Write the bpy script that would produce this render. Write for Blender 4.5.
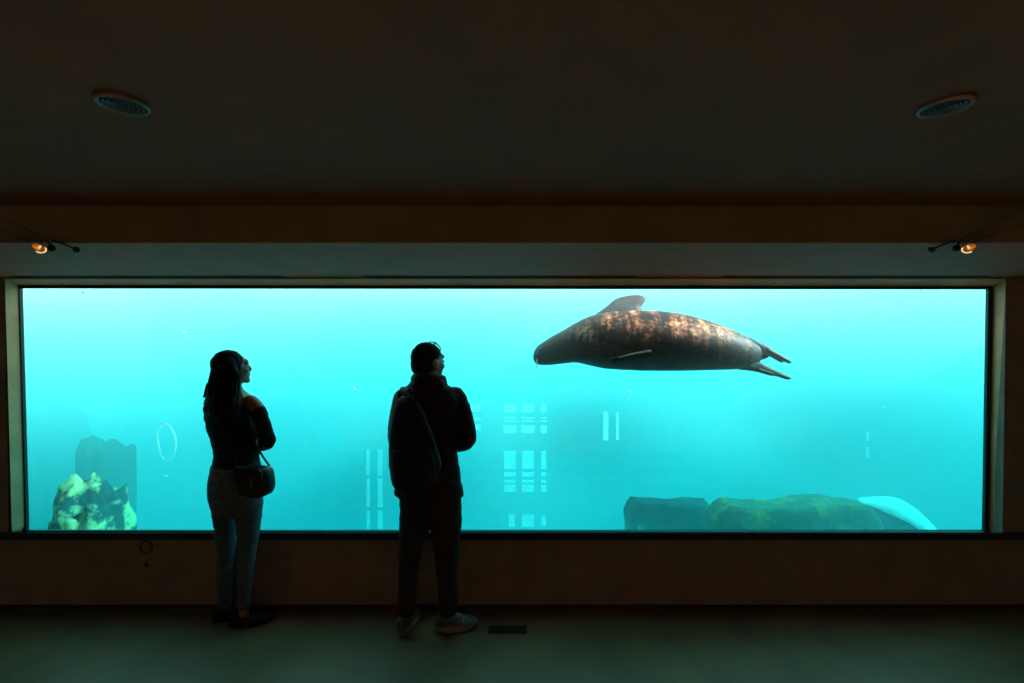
import bpy, bmesh, math, random
from mathutils import Vector, Matrix, Euler, noise

for o in list(bpy.data.objects):
    bpy.data.objects.remove(o, do_unlink=True)
random.seed(7)
SC = bpy.context.scene
COL = SC.collection
R = math.radians

# ---------------------------------------------------------------- camera
EYE = Vector((0.0, 0.0, 1.75))
FPX = 469.0
PITCH = -0.75
cam_data = bpy.data.cameras.new('camera')
cam_data.sensor_width = 36.0
cam_data.lens = 36.0 * FPX / 1024.0
cam_data.clip_start = 0.02
cam_data.clip_end = 200
cam = bpy.data.objects.new('camera', cam_data)
COL.objects.link(cam)
cam.location = EYE
cam.rotation_euler = (R(90 + PITCH), 0, 0)
SC.camera = cam

def at(px, py, Y):
    """the point of the plane y = Y that the photo shows at (px, py)"""
    p = R(PITCH)
    u = (px - 512.0) / FPX
    v = -(py - 341.5) / FPX
    dy = math.cos(p) - v * math.sin(p)
    dz = math.sin(p) + v * math.cos(p)
    t = (Y - EYE.y) / dy
    return Vector((EYE.x + u * t, Y, EYE.z + dz * t))

# ---------------------------------------------------------------- world, sun, exposure
world = bpy.data.worlds.new('World')
SC.world = world
world.use_nodes = True
wn = world.node_tree.nodes
bg = wn['Background']
bg.inputs['Color'].default_value = (1.0, 0.93, 0.93, 1)
bg.inputs['Strength'].default_value = 2.5

sun_data = bpy.data.lights.new('sun', 'SUN')
sun_data.energy = 42.0
sun_data.angle = R(3.0)
sun_data.color = (1.0, 0.43, 0.415)
sun = bpy.data.objects.new('sun', sun_data)
COL.objects.link(sun)
sun.rotation_euler = Euler((R(3), R(60), 0))      # low sun, leaning in from the right

SC.view_settings.view_transform = 'Standard'
SC.view_settings.look = 'None'
SC.view_settings.exposure = 0.0
SC.view_settings.gamma = 1.0
SC.view_settings.use_curve_mapping = False
SC.cycles.use_denoising = True
SC.cycles.max_bounces = 10
SC.cycles.diffuse_bounces = 4
SC.cycles.glossy_bounces = 3
SC.cycles.transmission_bounces = 6
SC.cycles.transparent_max_bounces = 12
SC.cycles.volume_bounces = 2
SC.cycles.volume_step_rate = 0.35
SC.cycles.volume_max_steps = 256
SC.cycles.sample_clamp_indirect = 4.0
SC.cycles.caustics_reflective = False
SC.cycles.caustics_refractive = False

for hx in (-2.4, 0.0, 2.4):                                  # warm downlights in the hall the visitors came in from
    for hy in (-2.2, -5.0):
        d_ = bpy.data.lights.new('hall_downlight', 'SPOT')
        d_.energy = 70.0; d_.color = (1.0, 0.62, 0.42)
        d_.spot_size = R(148 if hy > -3 else 110); d_.spot_blend = 0.6; d_.shadow_soft_size = 0.06
        o_ = bpy.data.objects.new('hall_downlight', d_)
        COL.objects.link(o_)
        o_.location = (hx, hy, 2.15)

# ---------------------------------------------------------------- materials
def mat(name, col, rough=0.7, col2=None, nscale=6.0, bump=0.0, bscale=60.0, metal=0.0, spec=0.5,
        emit=None, estr=0.0, detail=4.0, stretch=(1, 1, 1), lo=0.35, hi=0.65):
    m = bpy.data.materials.new(name)
    m.use_nodes = True
    nt = m.node_tree
    N, L = nt.nodes, nt.links
    b = N['Principled BSDF']
    b.inputs['Roughness'].default_value = rough
    b.inputs['Metallic'].default_value = metal
    b.inputs['Specular IOR Level'].default_value = spec
    tc = N.new('ShaderNodeTexCoord')
    mp = N.new('ShaderNodeMapping')
    mp.inputs['Scale'].default_value = stretch
    L.new(tc.outputs['Object'], mp.inputs['Vector'])
    nz = N.new('ShaderNodeTexNoise')
    nz.inputs['Scale'].default_value = nscale
    nz.inputs['Detail'].default_value = detail
    L.new(mp.outputs['Vector'], nz.inputs['Vector'])
    cr = N.new('ShaderNodeValToRGB')
    cr.color_ramp.elements[0].position = lo
    cr.color_ramp.elements[1].position = hi
    c2 = col2 or tuple(c * 0.8 for c in col)
    cr.color_ramp.elements[0].color = (*c2, 1)
    cr.color_ramp.elements[1].color = (*col, 1)
    L.new(nz.outputs['Fac'], cr.inputs['Fac'])
    L.new(cr.outputs['Color'], b.inputs['Base Color'])
    if bump > 0:
        n2 = N.new('ShaderNodeTexNoise')
        n2.inputs['Scale'].default_value = bscale
        n2.inputs['Detail'].default_value = 5
        L.new(mp.outputs['Vector'], n2.inputs['Vector'])
        bp = N.new('ShaderNodeBump')
        bp.inputs['Strength'].default_value = bump
        bp.inputs['Distance'].default_value = 0.01
        L.new(n2.outputs['Fac'], bp.inputs['Height'])
        L.new(bp.outputs['Normal'], b.inputs['Normal'])
    if emit:
        b.inputs['Emission Color'].default_value = (*emit, 1)
        b.inputs['Emission Strength'].default_value = estr
    return m

M = {}
M['plaster'] = mat('ceiling_plaster', (0.165, 0.052, 0.012), 0.9, bump=0.15, bscale=90)
M['beam'] = mat('beam_paint', (0.16, 0.115, 0.055), 0.85, bump=0.15, bscale=90)
M['soffit'] = mat('soffit_plaster', (0.46, 0.056, 0.007), 0.85, bump=0.1, bscale=90)
M['wall'] = mat('wall_paint', (0.24, 0.15, 0.11), 0.75, bump=0.2, bscale=50)
M['reveal'] = mat('reveal_paint', (0.85, 0.40, 0.20), 0.7, bump=0.1)
M['frame'] = mat('frame_rubber', (0.012, 0.014, 0.014), 0.5)
M['sill'] = mat('sill_stone', (0.008, 0.008, 0.008), 0.75, bump=0.1)
M['skirting'] = mat('skirting', (0.02, 0.017, 0.015), 0.6)
M['floor'] = mat('floor_vinyl', (0.13, 0.105, 0.05), 0.5, (0.09, 0.075, 0.035), nscale=3.0, bump=0.12,
                 bscale=35, spec=0.35)
M['dark_metal'] = mat('dark_metal', (0.02, 0.022, 0.022), 0.45, metal=0.6)
M['black'] = mat('black_void', (0.004, 0.004, 0.004), 0.9)
M['vent_white'] = mat('vent_enamel', (0.20, 0.12, 0.08), 0.45)
M['vent_dark'] = mat('vent_cone', (0.045, 0.03, 0.02), 0.5)
M['tank'] = mat('tank_plaster', (0.08, 0.30, 0.33), 0.9, bump=0.2)

# ---------------------------------------------------------------- object helpers
def link(name, me, m=None, parent=None, smooth=False):
    o = bpy.data.objects.new(name, me)
    COL.objects.link(o)
    if m is not None:
        me.materials.append(m)
    if parent is not None:
        o.parent = parent
        o.matrix_parent_inverse = parent.matrix_world.inverted() if False else Matrix()
    if smooth:
        for p in me.polygons:
            p.use_smooth = True
    return o

def obj(name, bm, m=None, parent=None, smooth=False):
    me = bpy.data.meshes.new(name)
    bmesh.ops.recalc_face_normals(bm, faces=bm.faces)
    bm.to_mesh(me)
    bm.free()
    return link(name, me, m, parent, smooth)

def empty(name, loc=(0, 0, 0), rotz=0.0):
    o = bpy.data.objects.new(name, None)
    o.empty_display_size = 0.1
    COL.objects.link(o)
    o.location = loc
    o.rotation_euler = (0, 0, rotz)
    return o

def tag(o, label=None, cat=None, group=None, kind=None):
    if label: o['label'] = label
    if cat: o['category'] = cat
    if group: o['group'] = group
    if kind: o['kind'] = kind
    return o

def bx(bm, x0, x1, y0, y1, z0, z1, bevel=0.0):
    vs = [bm.verts.new((x, y, z)) for x in (x0, x1) for y in (y0, y1) for z in (z0, z1)]
    idx = [(0, 1, 3, 2), (4, 6, 7, 5), (0, 4, 5, 1), (2, 3, 7, 6), (0, 2, 6, 4), (1, 5, 7, 3)]
    fs = [bm.faces.new([vs[i] for i in f]) for f in idx]
    if bevel > 0:
        es = list({e for f in fs for e in f.edges})
        bmesh.ops.bevel(bm, geom=es, offset=bevel, segments=2, affect='EDGES')

def box(name, x0, x1, y0, y1, z0, z1, m, parent=None, bevel=0.0):
    bm = bmesh.new()
    bx(bm, x0, x1, y0, y1, z0, z1, bevel)
    return obj(name, bm, m, parent)

def struct(o):
    o['kind'] = 'structure'
    return o

def lathe(bm, prof, n=32, cap=False):
    """profile of (r, z) turned about z"""
    rings = []
    for r, z in prof:
        if r < 1e-6:
            rings.append([bm.verts.new((0, 0, z))])
        else:
            rings.append([bm.verts.new((r * math.cos(2 * math.pi * i / n), r * math.sin(2 * math.pi * i / n), z))
                          for i in range(n)])
    for a, b in zip(rings, rings[1:]):
        for i in range(n):
            j = (i + 1) % n
            if len(a) == 1 and len(b) == 1: continue
            if len(a) == 1: bm.faces.new((a[0], b[i], b[j]))
            elif len(b) == 1: bm.faces.new((a[i], b[0], a[j]))
            else: bm.faces.new((a[i], b[i], b[j], a[j]))

def catmull(pts, sub):
    """smooth list of equal-length tuples"""
    if len(pts) < 3 or sub <= 1:
        return [tuple(p) for p in pts]
    out = []
    n = len(pts)
    for i in range(n - 1):
        p0 = pts[max(i - 1, 0)]; p1 = pts[i]; p2 = pts[i + 1]; p3 = pts[min(i + 2, n - 1)]
        for k in range(sub):
            t = k / sub
            out.append(tuple(0.5 * (2 * b + (c - a) * t + (2 * a - 5 * b + 4 * c - d) * t * t
                                    + (3 * b - a - 3 * c + d) * t ** 3)
                             for a, b, c, d in zip(p0, p1, p2, p3)))
    out.append(tuple(pts[-1]))
    return out

def loft(bm, rings, cap=True, n=None):
    vr = [[bm.verts.new(p) for p in ring] for ring in rings]
    k = len(vr[0])
    for a, b in zip(vr, vr[1:]):
        for i in range(k):
            j = (i + 1) % k
            bm.faces.new((a[i], a[j], b[j], b[i]))
    if cap:
        for ring, flip in ((vr[0], 1), (vr[-1], 0)):
            c = sum((v.co for v in ring), Vector()) / k
            cv = bm.verts.new(c)
            for i in range(k):
                j = (i + 1) % k
                bm.faces.new((ring[j], ring[i], cv) if flip else (ring[i], ring[j], cv))
    return vr

def tube(bm, pts, sub=1, n=10, up=Vector((0, 0, 1)), flat=None, round_ends=True):
    """pts of (x, y, z, r) or (x, y, z, r_side, r_up); swept with elliptical section"""
    pts = catmull([tuple(p) for p in pts], sub)
    P = [Vector(p[:3]) for p in pts]
    rings = []
    for i, p in enumerate(pts):
        t = (P[min(i + 1, len(P) - 1)] - P[max(i - 1, 0)])
        t = t.normalized() if t.length > 1e-9 else Vector((0, 0, 1))
        a = up.cross(t)
        if a.length < 0.05:
            a = Vector((1, 0, 0)).cross(t) if abs(t.x) < 0.9 else Vector((0, 1, 0)).cross(t)
        a.normalize()
        b = t.cross(a)
        r1 = p[3]; r2 = p[4] if len(p) > 4 else p[3]
        rings.append((P[i], t, a, b, r1, r2))
    R_ = []
    def ring(c, a, b, r1, r2):
        return [c + a * (r1 * math.cos(2 * math.pi * q / n)) + b * (r2 * math.sin(2 * math.pi * q / n)) for q in range(n)]
    if round_ends:
        c, t, a, b, r1, r2 = rings[0]
        m_ = min(r1, r2)
        for ang in (75, 50, 25):
            s = math.cos(R(ang)); R_.append(ring(c - t * m_ * math.sin(R(ang)), a, b, r1 * s, r2 * s))
    for c, t, a, b, r1, r2 in rings:
        R_.append(ring(c, a, b, r1, r2))
    if round_ends:
        c, t, a, b, r1, r2 = rings[-1]
        m_ = min(r1, r2)
        for ang in (25, 50, 75):
            s = math.cos(R(ang)); R_.append(ring(c + t * m_ * math.sin(R(ang)), a, b, r1 * s, r2 * s))
    loft(bm, R_)

def ellipsoid(bm, c, r, rot=None, seg=20, rings=12):
    mtx = Matrix.Translation(c) @ (rot.to_matrix().to_4x4() if rot else Matrix()) @ Matrix.Diagonal((*r, 1))
    bmesh.ops.create_uvsphere(bm, u_segments=seg, v_segments=rings, radius=1.0, matrix=mtx)

def evaluated(o):
    dg = bpy.context.evaluated_depsgraph_get()
    dg.update()
    me = bpy.data.meshes.new_from_object(o.evaluated_get(dg))
    return me

def fused(name, bm, m, parent=None, voxel=0.008, smooth=6, factor=0.5, warp=None, local=None):
    """closed pieces in bm fused into one continuous skin"""
    me = bpy.data.meshes.new(name)
    bmesh.ops.recalc_face_normals(bm, faces=bm.faces)
    bm.to_mesh(me); bm.free()
    tmp = bpy.data.objects.new('tmp', me)
    COL.objects.link(tmp)
    r = tmp.modifiers.new('r', 'REMESH'); r.mode = 'VOXEL'; r.voxel_size = voxel
    s = tmp.modifiers.new('s', 'SMOOTH'); s.iterations = smooth; s.factor = factor
    out = evaluated(tmp)
    out.name = name
    bpy.data.objects.remove(tmp, do_unlink=True)
    bpy.data.meshes.remove(me)
    if warp:
        nrm = [v.normal.copy() for v in out.vertices]
        for v, nv in zip(out.vertices, nrm):
            v.co = warp(v.co.copy(), nv)
    out.materials.clear()
    return link(name, out, m, parent, True)

# ================================================================ the room
YW = 3.0            # face of the front wall
YG = 3.09           # the glass
SOFF_Z = at(512, 277.0, YW).z
BEAM_Y = None
# soffit edge seen at py 243: solve its distance at height SOFF_Z
p_ = at(512, 243, 1.0); BEAM_Y = (SOFF_Z - EYE.z) / (p_.z - EYE.z)
CEIL_Z = at(512, 206, BEAM_Y).z
HALF = 4.3          # half width of the room
BACK = -7.0
SILL_Z = at(512, 531, YW).z
outer = [at(5, 279, YW), at(1006, 279, YW), at(1005, 531, YW), at(12, 531, YW)]
inner = [at(17, 286, YG), at(991.5, 287, YG), at(987.5, 533, YG), at(24, 531.5, YG)]
OX0, OX1 = outer[0].x, outer[1].x
IX0, IX1 = min(inner[0].x, inner[3].x) - .012, max(inner[1].x, inner[2].x) + .012

HALL = M['cream'] = mat('hall_paint', (0.72, 0.66, 0.55), 0.85, bump=0.1)
struct(box('floor_hall', -HALF, HALF, BACK, -0.8, -0.15, 0.0, M['cream']))
struct(box('ceiling_hall', -HALF - 0.2, HALF + 0.2, BACK - 0.2, -0.8, CEIL_Z, CEIL_Z + 0.2, M['cream']))
struct(box('floor', -HALF, HALF, -0.8, YW + 0.3, -0.15, 0.0, M['floor']))
struct(box('ceiling', -HALF - 0.2, HALF + 0.2, -0.8, BEAM_Y, CEIL_Z, CEIL_Z + 0.2, M['plaster']))
# dropped soffit between beam and window: bevelled box
struct(box('trim_1', -HALF - 0.2, HALF + 0.2, BEAM_Y, YG + 0.02, SOFF_Z, CEIL_Z + 0.2, M['soffit']))
struct(box('trim_2', -HALF, HALF, BEAM_Y - 0.006, BEAM_Y - 0.0005, SOFF_Z + 0.002, CEIL_Z - 0.001, M['beam']))
struct(box('wall_left', -HALF - 0.2, -HALF, BACK - 0.2, YW + 0.3, -0.15, CEIL_Z, M['cream']))
struct(box('wall_right', HALF, HALF + 0.2, BACK - 0.2, YW + 0.3, -0.15, CEIL_Z, M['cream']))
struct(box('wall_back', -HALF, HALF, BACK - 0.2, BACK, -0.15, CEIL_Z, M['cream']))

# front wall with the splayed opening
bm = bmesh.new()
YB = YG + 0.02
def quad(bm, a, b, c, d):
    return bm.faces.new([bm.verts.new(v) for v in (a, b, c, d)])
bx(bm, -HALF, HALF, YW, YW + .05, 0, SILL_Z - 0.06)                          # under the window
bx(bm, -HALF, OX0, YW, YW + .05, SILL_Z - 0.06, SOFF_Z)
bx(bm, OX1, HALF, YW, YW + .05, SILL_Z - 0.06, SOFF_Z)
bx(bm, OX0, OX1, YW, YW + .05, outer[0].z, SOFF_Z)
struct(obj('wall_front', bm, M['wall']))

win = empty('window_1', (0, YG, 0)); struct(win)
win_inv = Vector((0, YG, 0))
bm = bmesh.new()                                                        # the splayed lining of the opening
for i, j in ((0, 1), (1, 2), (3, 0)):
    a, b = outer[i] - win_inv, outer[j] - win_inv
    c, d = inner[j] - win_inv, inner[i] - win_inv
    back = Vector((0, 0.05, 0))
    o_ = [a, b, b + Vector((0, .16, 0)), a + Vector((0, .16, 0))]
    vs = [bm.verts.new(v) for v in (a, b, c, d, a + Vector((0, YB - YW, 0)), b + Vector((0, YB - YW, 0)), c + Vector((0, .02, 0)), d + Vector((0, .02, 0)))]
    for f in ((0, 1, 2, 3), (4, 5, 6, 7), (0, 4, 7, 3), (1, 5, 6, 2), (0, 1, 5, 4), (3, 2, 6, 7)):
        bm.faces.new([vs[k] for k in f])
obj('reveal', bm, M['reveal'], win)
bm = bmesh.new()                                                        # black gasket round the pane
ex = [(-0.004, .004), (.004, .004), (.004, -.004), (-.004, -.004)]
ins = [(0.030, -0.018), (-0.034, -0.018), (-0.034, 0.012), (0.030, 0.012)]
of = [inner[k] - win_inv + Vector((ex[k][0], 0, ex[k][1])) for k in range(4)]
nf = [inner[k] - win_inv + Vector((ins[k][0] * .9, 0, ins[k][1] * .9)) for k in range(4)]
for k in range(4):
    l = (k + 1) % 4
    pts = [of[k], of[l], nf[l], nf[k]]
    fr = [p + Vector((0, -0.010, 0)) for p in pts]; bk = [p + Vector((0, 0.008, 0)) for p in pts]
    vs = [bm.verts.new(v) for v in fr + bk]
    for f in ((0, 1, 2, 3), (4, 5, 6, 7), (0, 1, 5, 4), (1, 2, 6, 5), (2, 3, 7, 6), (3, 0, 4, 7)):
        bm.faces.new([vs[q] for q in f])
obj('window_frame', bm, M['frame'], win)
# glass pane
gm = bpy.data.materials.new('clear_acrylic'); gm.use_nodes = True
gn, gl = gm.node_tree.nodes, gm.node_tree.links
gn.clear()
out = gn.new('ShaderNodeOutputMaterial'); mix = gn.new('ShaderNodeMixShader')
tr = gn.new('ShaderNodeBsdfTransparent'); gs = gn.new('ShaderNodeBsdfGlossy'); fr = gn.new('ShaderNodeLayerWeight')
tr.inputs['Color'].default_value = (0.97, 0.99, 0.99, 1)
gs.inputs['Roughness'].default_value = 0.01
fr.inputs['Blend'].default_value = 0.5
pw = gn.new('ShaderNodeMath'); pw.operation = 'POWER'; pw.inputs[1].default_value = 5.0
ma = gn.new('ShaderNodeMath'); ma.operation = 'MULTIPLY_ADD'; ma.inputs[1].default_value = 0.9; ma.inputs[2].default_value = 0.05
gl.new(fr.outputs['Facing'], pw.inputs[0]); gl.new(pw.outputs[0], ma.inputs[0])
gl.new(ma.outputs[0], mix.inputs['Fac']); gl.new(tr.outputs[0], mix.inputs[1]); gl.new(gs.outputs[0], mix.inputs[2])
gl.new(mix.outputs[0], out.inputs['Surface'])
M['glass'] = gm
bm = bmesh.new()
quad(bm, *[nf[k] + Vector(((-0.004, .004, .004, -.004)[k], 0.005, (.004, .004, -.004, -.004)[k])) for k in range(4)])
obj('pane', bm, gm, win)

# dark sill strip running the whole width
ZS = at(512, 531.5, YG).z
prof = [(YG + .03, ZS), (YG - .013, ZS), (YW - .03, at(512, 532.5, YW - .03).z), (YW - .035, at(512, 533.5, YW - .035).z),
        (YW - .035, at(512, 540, YW - .035).z), (YG + .03, at(512, 540, YW - .035).z)]
bm = bmesh.new()
loft(bm, [[Vector((x, y, z)) for y, z in prof] for x in (-HALF, HALF)])
struct(obj('trim_3', bm, M['sill']))
struct(box('baseboard_front', -HALF, HALF, YW - 0.014, YW - 0.0005, 0.0, 0.016, M['skirting'], bevel=0.003))

# ================================================================ the tank
TX, TY1, TZ0, TZ1 = 16.0, 16.0, -2.6, 2.35
struct(box('tank_wall_left', -TX - .3, -TX, YB, TY1, TZ0, TZ1, M['tank']))
struct(box('tank_wall_right', TX, TX + .3, YB, TY1, TZ0, TZ1, M['tank']))
struct(box('tank_wall_back', -TX - .3, TX + .3, TY1, TY1 + .3, TZ0, TZ1, M['tank']))
struct(box('tank_floor', -TX - .3, TX + .3, YB, TY1 + .3, TZ0 - .3, TZ0, M['tank']))
bm = bmesh.new()                                                        # building wall around the window, tank side
for b_ in ((-TX - .3, IX0, TZ0, 2.46), (IX1, TX + .3, TZ0, 2.46), (IX0, IX1, TZ0, SILL_Z - .12),
           (IX0, IX1, inner[0].z + .005, 2.46)):
    bx(bm, b_[0], b_[1], YB + 0.001, YB + 0.02, b_[2], b_[3])
struct(obj('tank_wall_front', bm, M['tank']))

wm = bpy.data.materials.new('sea_water'); wm.use_nodes = True
n_, l_ = wm.node_tree.nodes, wm.node_tree.links
n_.clear()
wout = n_.new('ShaderNodeOutputMaterial'); add = n_.new('ShaderNodeAddShader')
vs_ = n_.new('ShaderNodeVolumeScatter'); va_ = n_.new('ShaderNodeVolumeAbsorption')
vs_.inputs['Color'].default_value = (0.9, 1.0, 1.0, 1)
vs_.inputs['Density'].default_value = 0.18
vs_.inputs['Anisotropy'].default_value = 0.0
va_.inputs['Color'].default_value = (0.0, 0.903, 0.915, 1)
va_.inputs['Density'].default_value = 0.90
tc_ = n_.new('ShaderNodeTexCoord'); mp_ = n_.new('ShaderNodeMapping'); mp_.inputs['Scale'].default_value = (.35, .35, .45)
mp_.inputs['Location'].default_value = (1.3, 2.0, 0.7)
nz_ = n_.new('ShaderNodeTexNoise'); nz_.inputs['Scale'].default_value = 1.0; nz_.inputs['Detail'].default_value = 1.0
mr_ = n_.new('ShaderNodeMapRange'); mr_.inputs['From Min'].default_value = .35; mr_.inputs['From Max'].default_value = .65
mr_.inputs['To Min'].default_value = .10; mr_.inputs['To Max'].default_value = .26
l_.new(tc_.outputs['Object'], mp_.inputs[0]); l_.new(mp_.outputs[0], nz_.inputs['Vector']); l_.new(nz_.outputs['Fac'], mr_.inputs['Value'])
last = mr_.outputs[0]
# pockets of clearer, less milky water, added to darken patches of the view
for (cx, cy, rx, rz, keep) in ((405, 470, 1.0, .62, .12), (605, 452, .95, .60, .12), (855, 425, 1.0, .75, .15), (70, 470, .7, .6, .4), (250, 430, .9, .6, .45)):
    c_ = at(cx, cy, 5.2)
    sb = n_.new('ShaderNodeMapping'); sb.vector_type = 'TEXTURE'
    sb.inputs['Location'].default_value = c_; sb.inputs['Scale'].default_value = (rx * 1.6, 3.4, rz * 1.6)
    l_.new(tc_.outputs['Object'], sb.inputs[0])
    ln = n_.new('ShaderNodeVectorMath'); ln.operation = 'LENGTH'; l_.new(sb.outputs[0], ln.inputs[0])
    fo = n_.new('ShaderNodeMapRange'); fo.interpolation_type = 'SMOOTHERSTEP'
    fo.inputs['From Min'].default_value = 0.1; fo.inputs['From Max'].default_value = 1.0
    fo.inputs['To Min'].default_value = keep; fo.inputs['To Max'].default_value = 1.0
    l_.new(ln.outputs['Value'], fo.inputs['Value'])
    mu = n_.new('ShaderNodeMath'); mu.operation = 'MULTIPLY'
    l_.new(last, mu.inputs[0]); l_.new(fo.outputs[0], mu.inputs[1]); last = mu.outputs[0]
l_.new(last, vs_.inputs['Density'])
l_.new(vs_.outputs[0], add.inputs[0]); l_.new(va_.outputs[0], add.inputs[1]); l_.new(add.outputs[0], wout.inputs['Volume'])
WATER = box('water', -TX + .001, TX - .001, YB + .021, TY1 - .001, TZ0 + .001, TZ1, wm)
tag(WATER, 'turquoise sea water filling the tank behind the glass', 'water', kind='stuff')

# ================================================================ fixtures
def ceiling_vent(px, py, label):
    p = at(px, py, 1.0)
    c = (CEIL_Z - EYE.z) / (p.z - EYE.z)
    loc = Vector((p.x * c, c, CEIL_Z))
    t = empty('ceiling_vent', loc)
    tag(t, label, 'ceiling vent', 'round vents in the ceiling')
    r = 0.050
    bm = bmesh.new()
    lathe(bm, [(r * .98, 0), (r, -.002), (r * .995, -.006), (r * .96, -.0085), (r * .90, -.009), (r * .87, -.0085), (r * .84, -.003), (r * .83, .0)], 40)
    obj('rim', bm, M['vent_white'], t, True)
    bm = bmesh.new(); lathe(bm, [(0, .0), (r * .83, .0)], 32)
    obj('backing', bm, M['black'], t)
    for k in range(4):
        q = r * (.72 - .165 * k)
        bm = bmesh.new()
        lathe(bm, [(q - .0035, -.002), (q, -.0075), (q + .0016, -.0075), (q - .0015, -.002)], 32)
        obj('louvre_ring', bm, M['vent_dark'], t, True)
    bm = bmesh.new(); lathe(bm, [(0, -.008), (r * .06, -.0075), (r * .08, -.002)], 16)
    obj('centre_cap', bm, M['vent_dark'], t, True)
    return t
ceiling_vent(123, 102.5, 'round louvred air vent in the dark ceiling, the left one')
ceiling_vent(945, 105, 'round louvred air vent in the dark ceiling, the right one')

def linear_vent(px0, px1, label):
    y0, y1 = YW - .050, YW - .012
    x0, x1 = at(px0, 276, YW - .03).x, at(px1, 276, YW - .03).x
    t = empty('slot_vent', ((x0 + x1) / 2, (y0 + y1) / 2, SOFF_Z))
    tag(t, label, 'slot vent', 'long slot vents above the window')
    w, d = (x1 - x0) / 2, (y1 - y0) / 2
    bm = bmesh.new()
    for a in ((-w, w, -d, -d + .006), (-w, w, d - .006, d), (-w, -w + .012, -d, d), (w - .012, w, -d, d)):
        bx(bm, a[0], a[1], a[2], a[3], -.006, 0)
    obj('slot_frame', bm, M['dark_metal'], t)
    box('backing', -w + .012, w - .012, -d + .006, d - .006, -.001, 0, M['black'], t)
    for k in range(2):
        yy = -d + .013 + k * .010
        box('blade', -w + .012, w - .012, yy, yy + .002, -.005, -.001, M['dark_metal'], t)
linear_vent(16, 283, 'long dark slot vent over the left end of the window')
linear_vent(366, 636, 'long dark slot vent over the middle of the window')
linear_vent(722, 986, 'long dark slot vent over the right end of the window')

M['bulb'] = mat('halogen_glow', (1, .7, .35), 0.4, emit=(1.0, 0.62, 0.28), estr=1.0)
M['reflector'] = mat('lamp_reflector', (0.8, 0.5, 0.2), 0.25, metal=1.0, emit=(1.0, 0.32, 0.05), estr=0.05)
M['chrome'] = mat('lamp_metal', (0.06, 0.06, 0.055), 0.35, metal=0.8)
M['cable'] = mat('cable_steel', (0.03, 0.028, 0.025), 0.5, metal=0.5)

def cable_light(px, side, label):
    """a low-voltage lamp hung on two cables under the soffit edge"""
    Y = BEAM_Y - 0.02
    p = at(px, 247, Y)
    t = empty('cable_spotlight', p)
    tag(t, label, 'spotlight', 'cable spotlights at the ends of the beam')
    s = side
    # lamp: open reflector tilted towards the viewer
    bm = bmesh.new()
    lathe(bm, [(.006, .020), (.010, .016), (.017, .008), (.0215, 0), (.0225, 0), (.018, .009), (.011, .018), (.006, .022)], 28)
    rf = obj('reflector', bm, M['reflector'], t, True)
    bm = bmesh.new()
    tube(bm, [(.0205 * math.cos(R(a)), .0205 * math.sin(R(a)), -.001, .0026) for a in range(25, 156, 10)], 1, 8)
    rim = obj('lit_rim', bm, M['bulb'], rf, True)
    bm = bmesh.new()
    tube(bm, [(0, 0, .016, .0028), (0, 0, .004, .0034), (0, 0, .001, .002)], 1, 10)
    obj('bulb', bm, M['bulb'], rf, True)
    rf.rotation_euler = Euler((R(-40), R(24 * s), 0)); rf.location = (0, -.004, -.006)
    bm = bmesh.new()
    tube(bm, [(0, .018, .006, .0035), (0, .006, .016, .003), (0, -.004, .026, .003)], 3, 8)
    obj('lamp_holder', bm, M['chrome'], t, True)
    bm = bmesh.new()
    tube(bm, [(-.040, -.006, .026, .003), (.040, -.006, .026, .003)], 1, 8)
    ellipsoid(bm, Vector((-.040, -.006, .026)), (.006, .006, .006)); ellipsoid(bm, Vector((.040, -.006, .026)), (.006, .006, .006))
    obj('crossbar', bm, M['chrome'], t, True)
    bm = bmesh.new()
    ellipsoid(bm, Vector((s * -.042, .004, -.004)), (.014, .012, .013))
    tube(bm, [(s * -.042, .004, .002, .004), (s * -.034, -.004, .024, .004)], 1, 8)
    obj('transformer_knob', bm, M['black'], t, True)
    # anchor with turnbuckle on the soffit, the cables run back to the hall wall
    bm = bmesh.new()
    an = Vector((s * -.118, .03, -.006))
    ellipsoid(bm, an, (.014, .012, .013))
    tube(bm, [(*(an + Vector((s * .004, 0, .004))), .004), (s * -.078, .012, .016, .004), (s * -.052, 0, .026, .003)], 2, 8)
    obj('cable_anchor', bm, M['chrome'], t, True)
    for k, (ex, ez) in enumerate(((.27, .13), (.25, .175))):
        bm = bmesh.new()
        st = (s * (-.040 if k else .040) , -.006, .028)
        end = (s * ex, -.10 + .05 * k, ez)
        tube(bm, [(*st, .0016), (*end, .0016)], 1, 6)
        obj('cable', bm, M['cable'], t)
    return t
cable_light(40, -1, 'small halogen spotlight with orange glowing rim, hung on cables at the left')
cable_light(968, 1, 'small halogen spotlight with pale glowing rim, hung on cables at the right')

# floor grille by the man's right shoe
p = at(507.5, 630, 1.0); c_ = (0 - EYE.z) / (p.z - EYE.z)
g = empty('floor_grille', (p.x * c_, c_, 0))
tag(g, 'small dark rectangular grille set in the floor right of the standing man', 'floor grille')
gw, gd = .115, .036
bm = bmesh.new()
for a in ((-gw, gw, -gd, -gd + .008), (-gw, gw, gd - .008, gd), (-gw, -gw + .01, -gd, gd), (gw - .01, gw, -gd, gd)):
    bx(bm, *a, 0.0005, .004)
obj('grille_frame', bm, M['dark_metal'], g)
box('backing', -gw + .01, gw - .01, -gd + .008, gd - .008, .0005, .0012, M['black'], g)
bm = bmesh.new()
for k in range(12):
    x = -gw + .018 + k * .0175
    bx(bm, x, x + .006, -gd + .008, gd - .008, .001, .0036)
obj('bars', bm, M['dark_metal'], g)

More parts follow.
